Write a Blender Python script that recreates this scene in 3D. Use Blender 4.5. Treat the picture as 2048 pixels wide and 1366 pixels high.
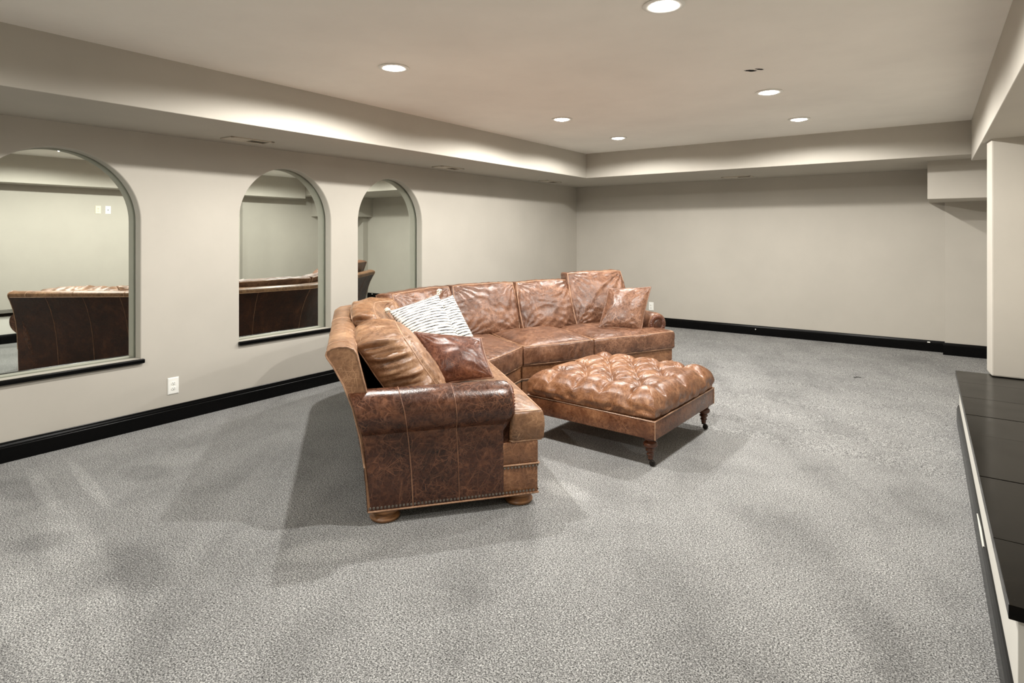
import bpy, bmesh, math, random
from math import sin, cos, pi, radians, sqrt, exp
from mathutils import Vector, noise

C = bpy.context
S = C.scene
for o in list(bpy.data.objects):
    bpy.data.objects.remove(o, do_unlink=True)
random.seed(7)

# ------------------------------------------------------------ camera, world, exposure
CAM_H = 1.4
F_PX = 1194.5
cam_d = bpy.data.cameras.new('camera')
cam = bpy.data.objects.new('camera', cam_d)
S.collection.objects.link(cam)
cam.location = (0, 0, CAM_H)
cam.rotation_euler = (radians(90), 0, radians(35.72))
cam_d.sensor_width = 36.0
cam_d.sensor_fit = 'HORIZONTAL'
cam_d.lens = F_PX * 36.0 / 2048.0
cam_d.shift_y = -(683 - 468.5) / 2048.0
cam_d.clip_start = 0.05
S.camera = cam

world = bpy.data.worlds.new('world')
S.world = world
world.use_nodes = True
world.node_tree.nodes['Background'].inputs[0].default_value = (0.02, 0.02, 0.02, 1)
world.node_tree.nodes['Background'].inputs[1].default_value = 0.3

S.view_settings.view_transform = 'Standard'
S.view_settings.look = 'None'
S.view_settings.gamma = 1.0
S.view_settings.use_curve_mapping = False
S.view_settings.exposure = 0.0
LAMP_W = 150.0
LAMP_COL = (1.0, 0.972, 0.925)
try:
    S.cycles.max_bounces = 10
    S.cycles.diffuse_bounces = 7
    S.cycles.glossy_bounces = 6
    S.cycles.use_denoising = True
    S.cycles.sample_clamp_indirect = 6.0
except Exception:
    pass

# ------------------------------------------------------------ room numbers (metres)
XL = -4.67          # left wall
YB = 8.24           # back wall
XR = 0.62           # right wall
YF = -3.6           # wall behind the camera
ZS = 2.133          # soffit underside
ZC = 2.447          # tray ceiling
ZBEAM = 2.075
TX0, TY1 = -3.765, 6.895
def fz(y):          # the slab rises a little towards the back wall
    return 0.0 if y < 4.2 else 0.078 * (y - 4.2) / (YB - 4.2)
def bx_(y):         # left face of the right-hand beam
    return 0.26 + (0.222 - 0.26) * (y - 3.4) / (6.89 - 3.4)
def lx_(y):         # front edge of the ledge
    return 0.148 + (0.084 - 0.148) * (y - 2.11) / (5.51 - 2.11)

# ------------------------------------------------------------ material helpers
def new_mat(name):
    m = bpy.data.materials.new(name)
    m.use_nodes = True
    nt = m.node_tree
    return m, nt, nt.nodes['Principled BSDF']
def N(nt, t, **kw):
    n = nt.nodes.new(t)
    for k, v in kw.items():
        setattr(n, k, v)
    return n
def setin(n, **kw):
    for k, v in kw.items():
        n.inputs[k.replace('_', ' ')].default_value = v
def ramp(nt, stops, interp='LINEAR'):
    r = N(nt, 'ShaderNodeValToRGB')
    r.color_ramp.interpolation = interp
    e = r.color_ramp.elements
    while len(e) < len(stops):
        e.new(0.5)
    for el, (p, c) in zip(e, stops):
        el.position = p
        el.color = (*c, 1) if len(c) == 3 else c
    return r
def srgb(r, g, b):
    f = lambda c: (c / 255 / 12.92) if c / 255 <= 0.04045 else ((c / 255 + 0.055) / 1.055) ** 2.4
    return (f(r), f(g), f(b))
def mixc(nt, a, b, fac, mode='MIX'):
    m = N(nt, 'ShaderNodeMix', data_type='RGBA', blend_type=mode)
    L = nt.links
    for sock, v in ((m.inputs[0], fac), (m.inputs[6], a), (m.inputs[7], b)):
        if hasattr(v, 'links') or hasattr(v, 'is_linked'):
            L.new(v, sock)
        elif isinstance(v, (int, float)):
            sock.default_value = v
        else:
            sock.default_value = (*v, 1) if len(v) == 3 else v
    return m.outputs[2]
def mathn(nt, op, a, b=None, clamp=False):
    m = N(nt, 'ShaderNodeMath', operation=op)
    m.use_clamp = clamp
    for i, v in enumerate((a, b)):
        if v is None:
            continue
        if isinstance(v, (int, float)):
            m.inputs[i].default_value = v
        else:
            nt.links.new(v, m.inputs[i])
    return m.outputs[0]
def texco(nt, out='Object', scale=(1, 1, 1), rot=(0, 0, 0), loc=(0, 0, 0)):
    t = N(nt, 'ShaderNodeTexCoord')
    src = t.outputs[out]
    if any(rot):
        mr = N(nt, 'ShaderNodeMapping')
        mr.inputs['Rotation'].default_value = rot
        nt.links.new(src, mr.inputs[0])
        src = mr.outputs[0]
    mp = N(nt, 'ShaderNodeMapping')
    mp.inputs['Scale'].default_value = scale
    mp.inputs['Location'].default_value = loc
    nt.links.new(src, mp.inputs[0])
    return mp.outputs[0]
def noisetex(nt, vec, scale, detail=4, rough=0.55, dist=0.0):
    n = N(nt, 'ShaderNodeTexNoise')
    n.inputs['Scale'].default_value = scale
    n.inputs['Detail'].default_value = detail
    n.inputs['Roughness'].default_value = rough
    n.inputs['Distortion'].default_value = dist
    nt.links.new(vec, n.inputs['Vector'])
    return n.outputs[0]
def bump(nt, bsdf, h, strength, dist):
    b = N(nt, 'ShaderNodeBump')
    b.inputs['Strength'].default_value = strength
    b.inputs['Distance'].default_value = dist
    nt.links.new(h, b.inputs['Height'])
    nt.links.new(b.outputs[0], bsdf.inputs['Normal'])

def paint(name, col, rough=0.85, var=0.03, bmp=0.08):
    m, nt, b = new_mat(name)
    v = texco(nt)
    n = noisetex(nt, v, 1.3, 5, 0.6)
    c2 = tuple(c * (1 - var * 2) for c in col)
    c3 = tuple(c * (1 + var) for c in col)
    r = ramp(nt, [(0.3, c2), (0.7, c3)])
    nt.links.new(n, r.inputs[0])
    nt.links.new(r.outputs[0], b.inputs['Base Color'])
    b.inputs['Roughness'].default_value = rough
    b.inputs['Specular IOR Level'].default_value = 0.25
    n2 = noisetex(nt, v, 160, 3, 0.6)
    bump(nt, b, n2, bmp, 0.002)
    return m

M = {}
M['wall'] = paint('wall_paint', srgb(182, 177, 167))
M['ceil'] = paint('ceiling_paint', srgb(245, 242, 235))
M['reveal'] = paint('reveal_paint', srgb(176, 178, 173))
M['white'] = paint('white_paint', srgb(206, 204, 196), 0.6)
M['plate'] = paint('plate_plastic', srgb(236, 236, 230), 0.35, 0.01, 0.0)
M['ivory'] = paint('ivory_plastic', srgb(222, 216, 196), 0.35, 0.01, 0.0)
M['ventm'] = paint('vent_metal', srgb(190, 182, 168), 0.6, 0.01, 0.0)
M['hole'] = paint('dark_hole', (0.004, 0.003, 0.003), 0.95, 0.0, 0.0)
M['black'] = paint('black_gloss_paint', (0.0025, 0.0025, 0.0025), 0.25, 0.05, 0.15)
M['black'].node_tree.nodes['Principled BSDF'].inputs['Specular IOR Level'].default_value = 0.12

def black_boards():
    m, nt, b = new_mat('black_stained_boards')
    v = texco(nt, scale=(1.2, 14, 14))
    n = noisetex(nt, v, 2.5, 8, 0.65, 0.4)
    r = ramp(nt, [(0.25, srgb(6, 5, 4)), (0.62, srgb(13, 11, 8)), (0.85, srgb(30, 26, 20))])
    nt.links.new(n, r.inputs[0])
    v2 = texco(nt)
    sp = noisetex(nt, v2, 60, 2, 0.5)
    spr = ramp(nt, [(0.74, (0, 0, 0)), (0.80, (1, 1, 1))])
    nt.links.new(sp, spr.inputs[0])
    c = mixc(nt, r.outputs[0], srgb(95, 88, 74), mathn(nt, 'MULTIPLY', spr.outputs[0], 0.35))
    nt.links.new(c, b.inputs['Base Color'])
    rr = ramp(nt, [(0.3, (0.14,) * 3), (0.8, (0.26,) * 3)])
    nt.links.new(noisetex(nt, v2, 5, 5), rr.inputs[0])
    nt.links.new(rr.outputs[0], b.inputs['Roughness'])
    b.inputs['Specular IOR Level'].default_value = 0.12
    bump(nt, b, n, 0.08, 0.002)
    return m
M['boards'] = black_boards()

def carpet():
    m, nt, b = new_mat('grey_cut_pile_carpet')
    v = texco(nt)
    fib = noisetex(nt, v, 165, 3, 0.75, 0.3)
    fine = noisetex(nt, v, 260, 2, 0.6)
    mid = noisetex(nt, v, 26, 4, 0.6)
    mixv = mathn(nt, 'ADD', mathn(nt, 'MULTIPLY', fib, 0.72), mathn(nt, 'MULTIPLY', fine, 0.28))
    r = ramp(nt, [(0.40, srgb(30, 30, 29)), (0.475, srgb(120, 120, 118)), (0.54, srgb(176, 176, 174)), (0.63, srgb(238, 238, 235))])
    nt.links.new(mixv, r.inputs[0])
    # pile lies in different directions where it was vacuumed and walked on
    vs = texco(nt, scale=(2.6, 0.55, 1), rot=(0, 0, radians(-30)))
    nap = noisetex(nt, vs, 1.1, 3, 0.5, 0.7)
    nap2 = noisetex(nt, v, 2.3, 4, 0.6, 0.3)
    nn = mathn(nt, 'ADD', mathn(nt, 'MULTIPLY', nap, 0.40), mathn(nt, 'MULTIPLY', nap2, 0.45))
    nn = mathn(nt, 'ADD', nn, mathn(nt, 'MULTIPLY', mid, 0.15))
    r2 = ramp(nt, [(0.36, (0.66,) * 3), (0.5, (0.92,) * 3), (0.64, (1.07,) * 3)])
    nt.links.new(nn, r2.inputs[0])
    c = mixc(nt, r.outputs[0], r2.outputs[0], 1.0, 'MULTIPLY')
    # vacuum strokes: pile brushed one way (lighter) or the other (darker)
    tc = N(nt, 'ShaderNodeTexCoord')
    gain = None
    for lst, amt in (([(-3.928, 1.341, -0.133, 0.54, 0.045), (-3.974, 1.154, -0.121, 0.428, 0.05), (-2.989, 0.991, -0.197, 0.847, 0.13), (-2.741, 0.757, -0.132, 0.59, 0.12), (-2.199, 1.681, 0.822, 0.245, 0.12), (-1.669, 2.833, -0.231, 0.195, 0.1)], 0.30), ([(-4.094, 1.089, 0.112, 0.301, 0.13), (-3.337, 0.956, 0.916, 0.133, 0.12), (-3.801, 1.594, 1.772, 0.139, 0.2), (-4.725, 1.464, 1.436, 0.184, 0.1), (-2.779, 1.106, 0.017, 0.343, 0.16)], -0.26)):
        for cx, cy, rz, ln, wd in lst:
            mp = N(nt, 'ShaderNodeMapping', vector_type='TEXTURE')
            mp.inputs['Location'].default_value = (cx, cy, 0)
            mp.inputs['Rotation'].default_value = (0, 0, rz)
            mp.inputs['Scale'].default_value = (ln, wd, 1)
            nt.links.new(tc.outputs['Object'], mp.inputs[0])
            g = N(nt, 'ShaderNodeTexGradient', gradient_type='SPHERICAL')
            nt.links.new(mp.outputs[0], g.inputs[0])
            t_ = mathn(nt, 'MULTIPLY', mathn(nt, 'MULTIPLY', g.outputs[1], 2.2, clamp=True), amt)
            gain = t_ if gain is None else mathn(nt, 'ADD', gain, t_)
    cm = N(nt, 'ShaderNodeCombineColor')
    gv = mathn(nt, 'ADD', gain, 1.0)
    for q in range(3):
        nt.links.new(gv, cm.inputs[q])
    c = mixc(nt, c, cm.outputs[0], 1.0, 'MULTIPLY')
    nt.links.new(c, b.inputs['Base Color'])
    b.inputs['Roughness'].default_value = 1.0
    b.inputs['Specular IOR Level'].default_value = 0.05
    try:
        b.inputs['Sheen Weight'].default_value = 0.15
        b.inputs['Sheen Roughness'].default_value = 0.6
    except Exception:
        pass
    bump(nt, b, mixv, 0.9, 0.012)
    return m
M['carpet'] = carpet()

def mirror_mat():
    m, nt, b = new_mat('mirror_silver')
    b.inputs['Base Color'].default_value = (0.80, 0.845, 0.80, 1)
    b.inputs['Metallic'].default_value = 1.0
    b.inputs['Roughness'].default_value = 0.0
    v = texco(nt)
    n = noisetex(nt, v, 40, 2)
    r = ramp(nt, [(0.70, (0.0,) * 3), (0.8, (0.05,) * 3)])
    nt.links.new(n, r.inputs[0])
    nt.links.new(r.outputs[0], b.inputs['Roughness'])
    return m
M['mirror'] = mirror_mat()

def leather(name, dark, mid, light, scratch=0.4, rough=0.38, seed=0.0, wear=0.5, wr=0.5):
    m, nt, b = new_mat(name)
    v = texco(nt, loc=(seed, seed * 0.7, seed * 1.3))
    big = noisetex(nt, v, 4.0, 8, 0.68, 0.8)
    mot = noisetex(nt, v, 22, 6, 0.7, 1.2)
    val = mathn(nt, 'ADD', mathn(nt, 'MULTIPLY', big, 0.6), mathn(nt, 'MULTIPLY', mot, 0.4))
    r = ramp(nt, [(0.34, dark), (0.52, mid), (0.68, light)])
    nt.links.new(val, r.inputs[0])
    col = r.outputs[0]
    # vein like crackle: contour lines of two noises
    tot = None
    for sc_, w, ph, am in ((9, 0.012, 0.3, 0.45), (17, 0.018, 2.1, 0.45)):
        n = noisetex(nt, texco(nt, loc=(seed + ph, ph, seed)), sc_, 2, 0.5, 0.6)
        d = mathn(nt, 'ABSOLUTE', mathn(nt, 'SUBTRACT', n, 0.5))
        ln = mathn(nt, 'SUBTRACT', 1.0, mathn(nt, 'DIVIDE', d, w), clamp=True)
        ln = mathn(nt, 'MULTIPLY', ln, am)
        tot = ln if tot is None else mathn(nt, 'MAXIMUM', tot, ln)
    # straight scratches: broken up edges of stretched cells
    for k, (scl, sc_, w, am) in enumerate((((1, 1, 0.45), 13, 0.022, 1.0), ((0.4, 1, 1), 19, 0.026, 0.9), ((1, 0.4, 1), 27, 0.034, 0.8), ((0.6, 1, 0.4), 43, 0.05, 0.7))):
        vo = N(nt, 'ShaderNodeTexVoronoi')
        vo.feature = 'DISTANCE_TO_EDGE'
        vo.inputs['Scale'].default_value = sc_
        nt.links.new(texco(nt, scale=scl, rot=(0.5 + k, 0.3 * k, 0.9 * k), loc=(seed + k, k, 0)), vo.inputs['Vector'])
        ln = mathn(nt, 'SUBTRACT', 1.0, mathn(nt, 'DIVIDE', vo.outputs['Distance'], w), clamp=True)
        br = noisetex(nt, texco(nt, loc=(k * 2.3, seed, k)), 7 + 3 * k, 2, 0.5)
        bm_ = N(nt, 'ShaderNodeMapRange')
        bm_.inputs[1].default_value = 0.45
        bm_.inputs[2].default_value = 0.60
        nt.links.new(br, bm_.inputs[0])
        tot = mathn(nt, 'MAXIMUM', tot, mathn(nt, 'MULTIPLY', mathn(nt, 'MULTIPLY', ln, bm_.outputs[0]), am))
    mask = noisetex(nt, texco(nt, loc=(seed * 2 + 4, 1, 3)), 3.2, 4, 0.6)
    mk = N(nt, 'ShaderNodeMapRange')
    mk.inputs[1].default_value = 0.60 - wear * 0.4
    mk.inputs[2].default_value = 0.64
    nt.links.new(mask, mk.inputs[0])
    sfac = mathn(nt, 'MULTIPLY', mathn(nt, 'MULTIPLY', tot, mk.outputs[0]), scratch, clamp=True)
    scol = tuple(min(1, c * 1.3 + 0.02) for c in light)
    col = mixc(nt, col, scol, sfac)
    nt.links.new(col, b.inputs['Base Color'])
    rr = ramp(nt, [(0.3, (rough - 0.12,) * 3), (0.7, (rough + 0.10,) * 3)])
    nt.links.new(mot, rr.inputs[0])
    nt.links.new(rr.outputs[0], b.inputs['Roughness'])
    b.inputs['Specular IOR Level'].default_value = 0.5
    grain = noisetex(nt, v, 190, 3, 0.6)
    wrk = noisetex(nt, texco(nt, scale=(1, 1, 1), loc=(seed, 0, 0)), 14, 3, 0.55, 2.0)
    rid = mathn(nt, 'ABSOLUTE', mathn(nt, 'SUBTRACT', wrk, 0.5))
    h = mathn(nt, 'ADD', mathn(nt, 'MULTIPLY', grain, 0.025), mathn(nt, 'MULTIPLY', rid, wr))
    h = mathn(nt, 'SUBTRACT', h, mathn(nt, 'MULTIPLY', tot, 0.012))
    bump(nt, b, h, 0.7, 0.022)
    return m
M['lea_dark'] = leather('dark_scuffed_leather', srgb(30, 14, 9), srgb(62, 34, 22), srgb(108, 68, 46), 0.9, 0.34, 0.0, 0.8, 0.15)
M['lea_arm'] = leather('arm_scuffed_leather', srgb(32, 15, 9), srgb(66, 36, 22), srgb(122, 78, 52), 1.0, 0.30, 2.0, 0.95, 0.08)
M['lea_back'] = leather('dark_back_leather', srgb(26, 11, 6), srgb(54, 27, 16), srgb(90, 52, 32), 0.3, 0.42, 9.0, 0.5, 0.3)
M['lea_mid'] = leather('brown_leather', srgb(58, 35, 24), srgb(105, 71, 52), srgb(154, 113, 86), 0.75, 0.38, 4.0, 0.7, 0.10)
M['lea_tan'] = leather('tan_leather', srgb(82, 55, 36), srgb(130, 94, 66), srgb(172, 134, 100), 0.75, 0.42, 6.0, 0.7, 0.10)
M['lea_base'] = leather('base_leather', srgb(78, 47, 29), srgb(124, 84, 56), srgb(166, 122, 88), 0.7, 0.34, 11.0, 0.7, 0.25)
M['lea_apron'] = leather('apron_leather', srgb(54, 29, 17), srgb(100, 62, 40), srgb(146, 102, 70), 0.7, 0.33, 8.0, 0.7, 0.25)
M['lea_rust'] = leather('rust_leather', srgb(46, 21, 13), srgb(86, 47, 31), srgb(134, 86, 60), 0.75, 0.40, 13.0, 0.8, 0.10)
M['lea_otto'] = leather('ottoman_leather', srgb(70, 41, 25), srgb(122, 81, 54), srgb(172, 128, 92), 0.75, 0.36, 15.0, 0.7, 0.07)
M['welt'] = leather('welt_leather', srgb(126, 90, 66), srgb(170, 132, 104), srgb(208, 174, 146), 0.2, 0.4, 3.0, 0.3, 0.1)
M['welt_dark'] = leather('dark_welt_leather', srgb(84, 54, 38), srgb(128, 90, 68), srgb(166, 126, 98), 0.2, 0.4, 3.0, 0.3, 0.1)

def wood(name, a, b_, rough):
    m, nt, b = new_mat(name)
    v = texco(nt, scale=(3, 3, 22))
    n = noisetex(nt, v, 6, 6, 0.6, 0.6)
    r = ramp(nt, [(0.3, a), (0.7, b_)])
    nt.links.new(n, r.inputs[0])
    nt.links.new(r.outputs[0], b.inputs['Base Color'])
    b.inputs['Roughness'].default_value = rough
    bump(nt, b, n, 0.1, 0.002)
    return m
M['foot'] = wood('worn_oak', srgb(96, 62, 36), srgb(150, 106, 66), 0.4)
M['legw'] = wood('dark_turned_wood', srgb(48, 24, 14), srgb(98, 56, 34), 0.22)

def metal(name, col, rough):
    m, nt, b = new_mat(name)
    v = texco(nt)
    r = ramp(nt, [(0.3, tuple(c * 0.7 for c in col)), (0.7, col)])
    nt.links.new(noisetex(nt, v, 60, 3), r.inputs[0])
    nt.links.new(r.outputs[0], b.inputs['Base Color'])
    b.inputs['Metallic'].default_value = 0.9
    b.inputs['Roughness'].default_value = rough
    return m
M['nail'] = metal('antique_nailhead', (0.30, 0.26, 0.22), 0.28)
M['caster'] = metal('dark_caster_metal', (0.05, 0.045, 0.04), 0.3)

def striped():
    m, nt, b = new_mat('striped_woven_cotton')
    uv = N(nt, 'ShaderNodeTexCoord').outputs['UV']
    sep = N(nt, 'ShaderNodeSeparateXYZ')
    nt.links.new(uv, sep.inputs[0])
    wob = noisetex(nt, uv, 9, 3, 0.6)
    y = mathn(nt, 'ADD', sep.outputs[1], mathn(nt, 'MULTIPLY', mathn(nt, 'SUBTRACT', wob, 0.5), 0.02))
    ph = mathn(nt, 'FRACT', mathn(nt, 'MULTIPLY', y, 19.0))
    tri = mathn(nt, 'ABSOLUTE', mathn(nt, 'SUBTRACT', ph, 0.5))          # 0 at the stripe's middle
    mp = N(nt, 'ShaderNodeMapping')
    mp.inputs['Scale'].default_value = (4.5, 38, 1)
    nt.links.new(uv, mp.inputs[0])
    thick = noisetex(nt, mp.outputs[0], 1.0, 4, 0.65)
    w = N(nt, 'ShaderNodeMapRange')
    w.inputs[1].default_value = 0.34
    w.inputs[2].default_value = 0.72
    w.inputs[3].default_value = 0.03
    w.inputs[4].default_value = 0.32
    nt.links.new(thick, w.inputs[0])
    st = mathn(nt, 'MULTIPLY', mathn(nt, 'SUBTRACT', w.outputs[0], tri), 14.0, clamp=True)
    fuzz = noisetex(nt, uv, 120, 2, 0.6)
    base = ramp(nt, [(0.3, srgb(196, 192, 183)), (0.7, srgb(228, 225, 218))])
    nt.links.new(fuzz, base.inputs[0])
    col = mixc(nt, base.outputs[0], srgb(38, 38, 42), st)
    nt.links.new(col, b.inputs['Base Color'])
    b.inputs['Roughness'].default_value = 0.95
    b.inputs['Specular IOR Level'].default_value = 0.1
    h = mathn(nt, 'ADD', mathn(nt, 'MULTIPLY', tri, 1.0), mathn(nt, 'MULTIPLY', fuzz, 0.5))
    bump(nt, b, h, 0.6, 0.008)
    return m
M['stripe'] = striped()
M['cotton'] = paint('cream_cotton', srgb(226, 220, 204), 0.95, 0.05, 0.5)

def lens_mat():
    m, nt, b = new_mat('lit_lens')
    b.inputs['Base Color'].default_value = (1, 0.97, 0.9, 1)
    b.inputs['Emission Color'].default_value = (1.0, 0.95, 0.86, 1)
    b.inputs['Emission Strength'].default_value = 40.0
    return m
M['lens'] = lens_mat()

# ------------------------------------------------------------ object helpers
def link(o):
    S.collection.objects.link(o)
    return o
def tag(o, label=None, cat=None, group=None, kind=None):
    for k, v in (('label', label), ('category', cat), ('group', group), ('kind', kind)):
        if v:
            o[k] = v
    return o
def empty(name, loc, label, cat, group=None, rz=0.0):
    o = bpy.data.objects.new(name, None)
    o.empty_display_size = 0.1
    o.location = loc
    o.rotation_euler = (0, 0, rz)
    link(o)
    return tag(o, label, cat, group)
def wloc(o):
    p = Vector((0, 0, 0))
    while o is not None:
        p += Vector(o.location)
        o = o.parent
    return p
def mesh(name, verts, faces, mat, parent=None, smooth=True, uvs=None, local=False, bevel=0.0, recalc=True):
    """verts are world coordinates unless local; parents are unrotated when world coordinates are used"""
    off = Vector((0, 0, 0)) if (local or parent is None) else wloc(parent)
    me = bpy.data.meshes.new(name)
    me.from_pydata([tuple(Vector(v) - off) for v in verts], [], faces)
    if uvs is not None:
        ul = me.uv_layers.new(name='uv')
        for lp in me.loops:
            ul.data[lp.index].uv = uvs[lp.vertex_index]
    bm = bmesh.new()
    bm.from_mesh(me)
    if bevel > 0:
        es = [e for e in bm.edges if len(e.link_faces) == 2 and e.calc_face_angle(0) > 0.6]
        bmesh.ops.bevel(bm, geom=es, offset=bevel, segments=2, profile=0.5, affect='EDGES')
    if recalc:
        bmesh.ops.recalc_face_normals(bm, faces=bm.faces)
    bm.to_mesh(me)
    bm.free()
    me.materials.append(mat)
    if smooth:
        for p in me.polygons:
            p.use_smooth = True
        if smooth != 'all':
            try:
                me.set_sharp_from_angle(angle=radians(42))
            except Exception:
                pass
    o = bpy.data.objects.new(name, me)
    link(o)
    if parent is not None:
        o.parent = parent
    return o
class MB:
    def __init__(s):
        s.v, s.f = [], []
    def add(s, v, f):
        n = len(s.v)
        s.v += [tuple(p) for p in v]
        s.f += [tuple(i + n for i in q) for q in f]
        return s
    def box(s, x0, x1, y0, y1, z0, z1):
        v = [(x, y, z) for z in (z0, z1) for y in (y0, y1) for x in (x0, x1)]
        return s.add(v, [(0, 2, 3, 1), (4, 5, 7, 6), (0, 1, 5, 4), (2, 6, 7, 3), (0, 4, 6, 2), (1, 3, 7, 5)])
    def prism(s, poly, z0, z1):
        n = len(poly)
        g0 = z0 if callable(z0) else (lambda x, y: z0)
        g1 = z1 if callable(z1) else (lambda x, y: z1)
        v = [(x, y, g0(x, y)) for x, y in poly] + [(x, y, g1(x, y)) for x, y in poly]
        f = [tuple(range(n))[::-1], tuple(range(n, 2 * n))]
        f += [(i, (i + 1) % n, n + (i + 1) % n, n + i) for i in range(n)]
        return s.add(v, f)
    def lathe(s, prof, cx, cy, seg=24, z=0.0):
        v, f = [], []
        for r, h in prof:
            for k in range(seg):
                a = 2 * pi * k / seg
                v.append((cx + r * cos(a), cy + r * sin(a), z + h))
        m = len(prof)
        for i in range(m - 1):
            for k in range(seg):
                k2 = (k + 1) % seg
                f.append((i * seg + k, i * seg + k2, (i + 1) * seg + k2, (i + 1) * seg + k))
        f.append(tuple(range(seg))[::-1])
        f.append(tuple((m - 1) * seg + k for k in range(seg)))
        return s.add(v, f)
    def tube(s, pts, r, seg=6, closed=False):
        P = [Vector(p) for p in pts]
        n = len(P)
        v, f = [], []
        up = Vector((0, 0, 1))
        prev = None
        for i in range(n):
            a = P[(i - 1) % n] if (closed or i > 0) else P[i]
            b = P[(i + 1) % n] if (closed or i < n - 1) else P[i]
            t = (b - a)
            t = t.normalized() if t.length > 1e-9 else Vector((1, 0, 0))
            if prev is None:
                x = t.cross(up)
                if x.length < 1e-3:
                    x = t.cross(Vector((1, 0, 0)))
            else:
                x = prev - t * prev.dot(t)
                if x.length < 1e-6:
                    x = t.cross(up)
            x.normalize()
            prev = x
            y = t.cross(x)
            for k in range(seg):
                an = 2 * pi * k / seg
                v.append(P[i] + x * (r * cos(an)) + y * (r * sin(an)))
        m = n if closed else n - 1
        for i in range(m):
            j = (i + 1) % n
            for k in range(seg):
                k2 = (k + 1) % seg
                f.append((i * seg + k, i * seg + k2, j * seg + k2, j * seg + k))
        if not closed:
            f.append(tuple(range(seg))[::-1])
            f.append(tuple((n - 1) * seg + k for k in range(seg)))
        return s.add(v, f)
    def dome(s, c, nrm, r, h, seg=7):
        n = Vector(nrm).normalized()
        x = n.orthogonal().normalized()
        y = n.cross(x)
        c = Vector(c)
        v = []
        for rr, hh in ((1.0, 0.0), (0.75, 0.65)):
            for k in range(seg):
                a = 2 * pi * k / seg
                v.append(c + x * (r * rr * cos(a)) + y * (r * rr * sin(a)) + n * (h * hh))
        v.append(c + n * h)
        f = []
        for k in range(seg):
            k2 = (k + 1) % seg
            f.append((k, k2, seg + k2, seg + k))
            f.append((seg + k, seg + k2, 2 * seg))
        f.append(tuple(range(seg))[::-1])
        return s.add(v, f)
    def build(s, name, mat, parent=None, **kw):
        return mesh(name, s.v, s.f, mat, parent, **kw)
def structure(name, mb, mat, parent=None, **kw):
    o = mb.build(name, mat, parent, smooth=kw.pop('smooth', False), **kw)
    if parent is None:
        o['kind'] = 'structure'
    return o
def copy_tree(o, parent=None):
    c = o.copy()
    link(c)
    c.parent = parent
    for ch in list(o.children):
        copy_tree(ch, c)
    return c

# ------------------------------------------------------------ floor, walls, ceiling
def floor_grid():
    xs = [XL - 0.2, XR + 0.2]
    ys = [YF - 0.2, 4.2, 8.6]
    mb = MB()
    zz = lambda y: 0.0 if y < 4.2 else 0.078 * (y - 4.2) / (YB - 4.2)
    for a, b in zip(ys, ys[1:]):
        mb.add([(xs[0], a, zz(a)), (xs[1], a, zz(a)), (xs[1], b, zz(b)), (xs[0], b, zz(b)),
                (xs[0], a, -0.1), (xs[1], a, -0.1), (xs[1], b, -0.1), (xs[0], b, -0.1)],
               [(0, 1, 2, 3), (4, 7, 6, 5), (0, 4, 5, 1), (2, 6, 7, 3), (1, 5, 6, 2), (0, 3, 7, 4)])
    return mb
structure('floor', floor_grid(), M['carpet'])

T = 0.09
ARCHES = [  # centre Y, half width, sill z, spring z, apex z
    (1.44, 0.485, 0.505, 1.493, 1.967),
    (3.121, 0.452, 0.520, 1.515, 1.976),
    (4.343, 0.446, 0.520, 1.520, 1.979),
]
def arch_outline(c, hw, z0, zs, za, n=40, grow=0.0):
    pts = [(c - hw - grow, z0 - grow), (c + hw + grow, z0 - grow)]
    for i in range(n + 1):
        a = pi * i / n
        pts.append((c + (hw + grow) * cos(a), zs + (za - zs + grow) * sin(a)))
    return pts
def wall_with_arches():
    cu = bpy.data.curves.new('wall_left_outline', 'CURVE')
    cu.dimensions = '2D'
    cu.fill_mode = 'BOTH'
    loops = [[(YF - 0.1, -0.1), (YB + 0.1, -0.1), (YB + 0.1, ZS + 0.2), (YF - 0.1, ZS + 0.2)]]
    loops += [arch_outline(*a) for a in ARCHES]
    for lp in loops:
        sp = cu.splines.new('POLY')
        sp.points.add(len(lp) - 1)
        for p, (x, y) in zip(sp.points, lp):
            p.co = (x, y, 0, 1)
        sp.use_cyclic_u = True
    bev = 0.010
    cu.extrude = T / 2 - bev
    cu.bevel_depth = bev
    cu.bevel_resolution = 3
    cu.offset = -bev
    ob = bpy.data.objects.new('tmp', cu)
    link(ob)
    dg = C.evaluated_depsgraph_get()
    me = bpy.data.meshes.new_from_object(ob.evaluated_get(dg))
    bpy.data.objects.remove(ob, do_unlink=True)
    for v in me.vertices:
        x, y, z = v.co
        v.co = (XL - T / 2 + z, x, y)
    bm = bmesh.new()
    bm.from_mesh(me)
    bmesh.ops.remove_doubles(bm, verts=bm.verts, dist=1e-5)
    bmesh.ops.recalc_face_normals(bm, faces=bm.faces)
    bm.to_mesh(me)
    bm.free()
    me.materials.clear()
    me.materials.append(M['wall'])
    for p in me.polygons:
        p.use_smooth = True
    me.set_sharp_from_angle(angle=radians(35))
    o = bpy.data.objects.new('wall_left', me)
    link(o)
    o['kind'] = 'structure'
    return o
wall_left = wall_with_arches()
YJ = 8.115      # the stretch of back wall at the right stands proud
XJ = 0.03
structure('wall_back', MB().box(XL - 0.2, XR + 0.2, YB, YB + 0.15, -0.1, ZC + 0.1), M['wall'])
structure('wall_jog', MB().box(XJ, XR + 0.1, YJ, YB + 0.05, -0.1, ZS + 0.05), M['wall'])
structure('wall_right', MB().box(XR, XR + 0.15, YF - 0.1, YB + 0.1, -0.1, ZC + 0.1), M['wall'])
structure('wall_front', MB().box(XL - 0.2, XR + 0.2, YF - 0.15, YF, -0.1, ZC + 0.1), M['wall'])
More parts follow.
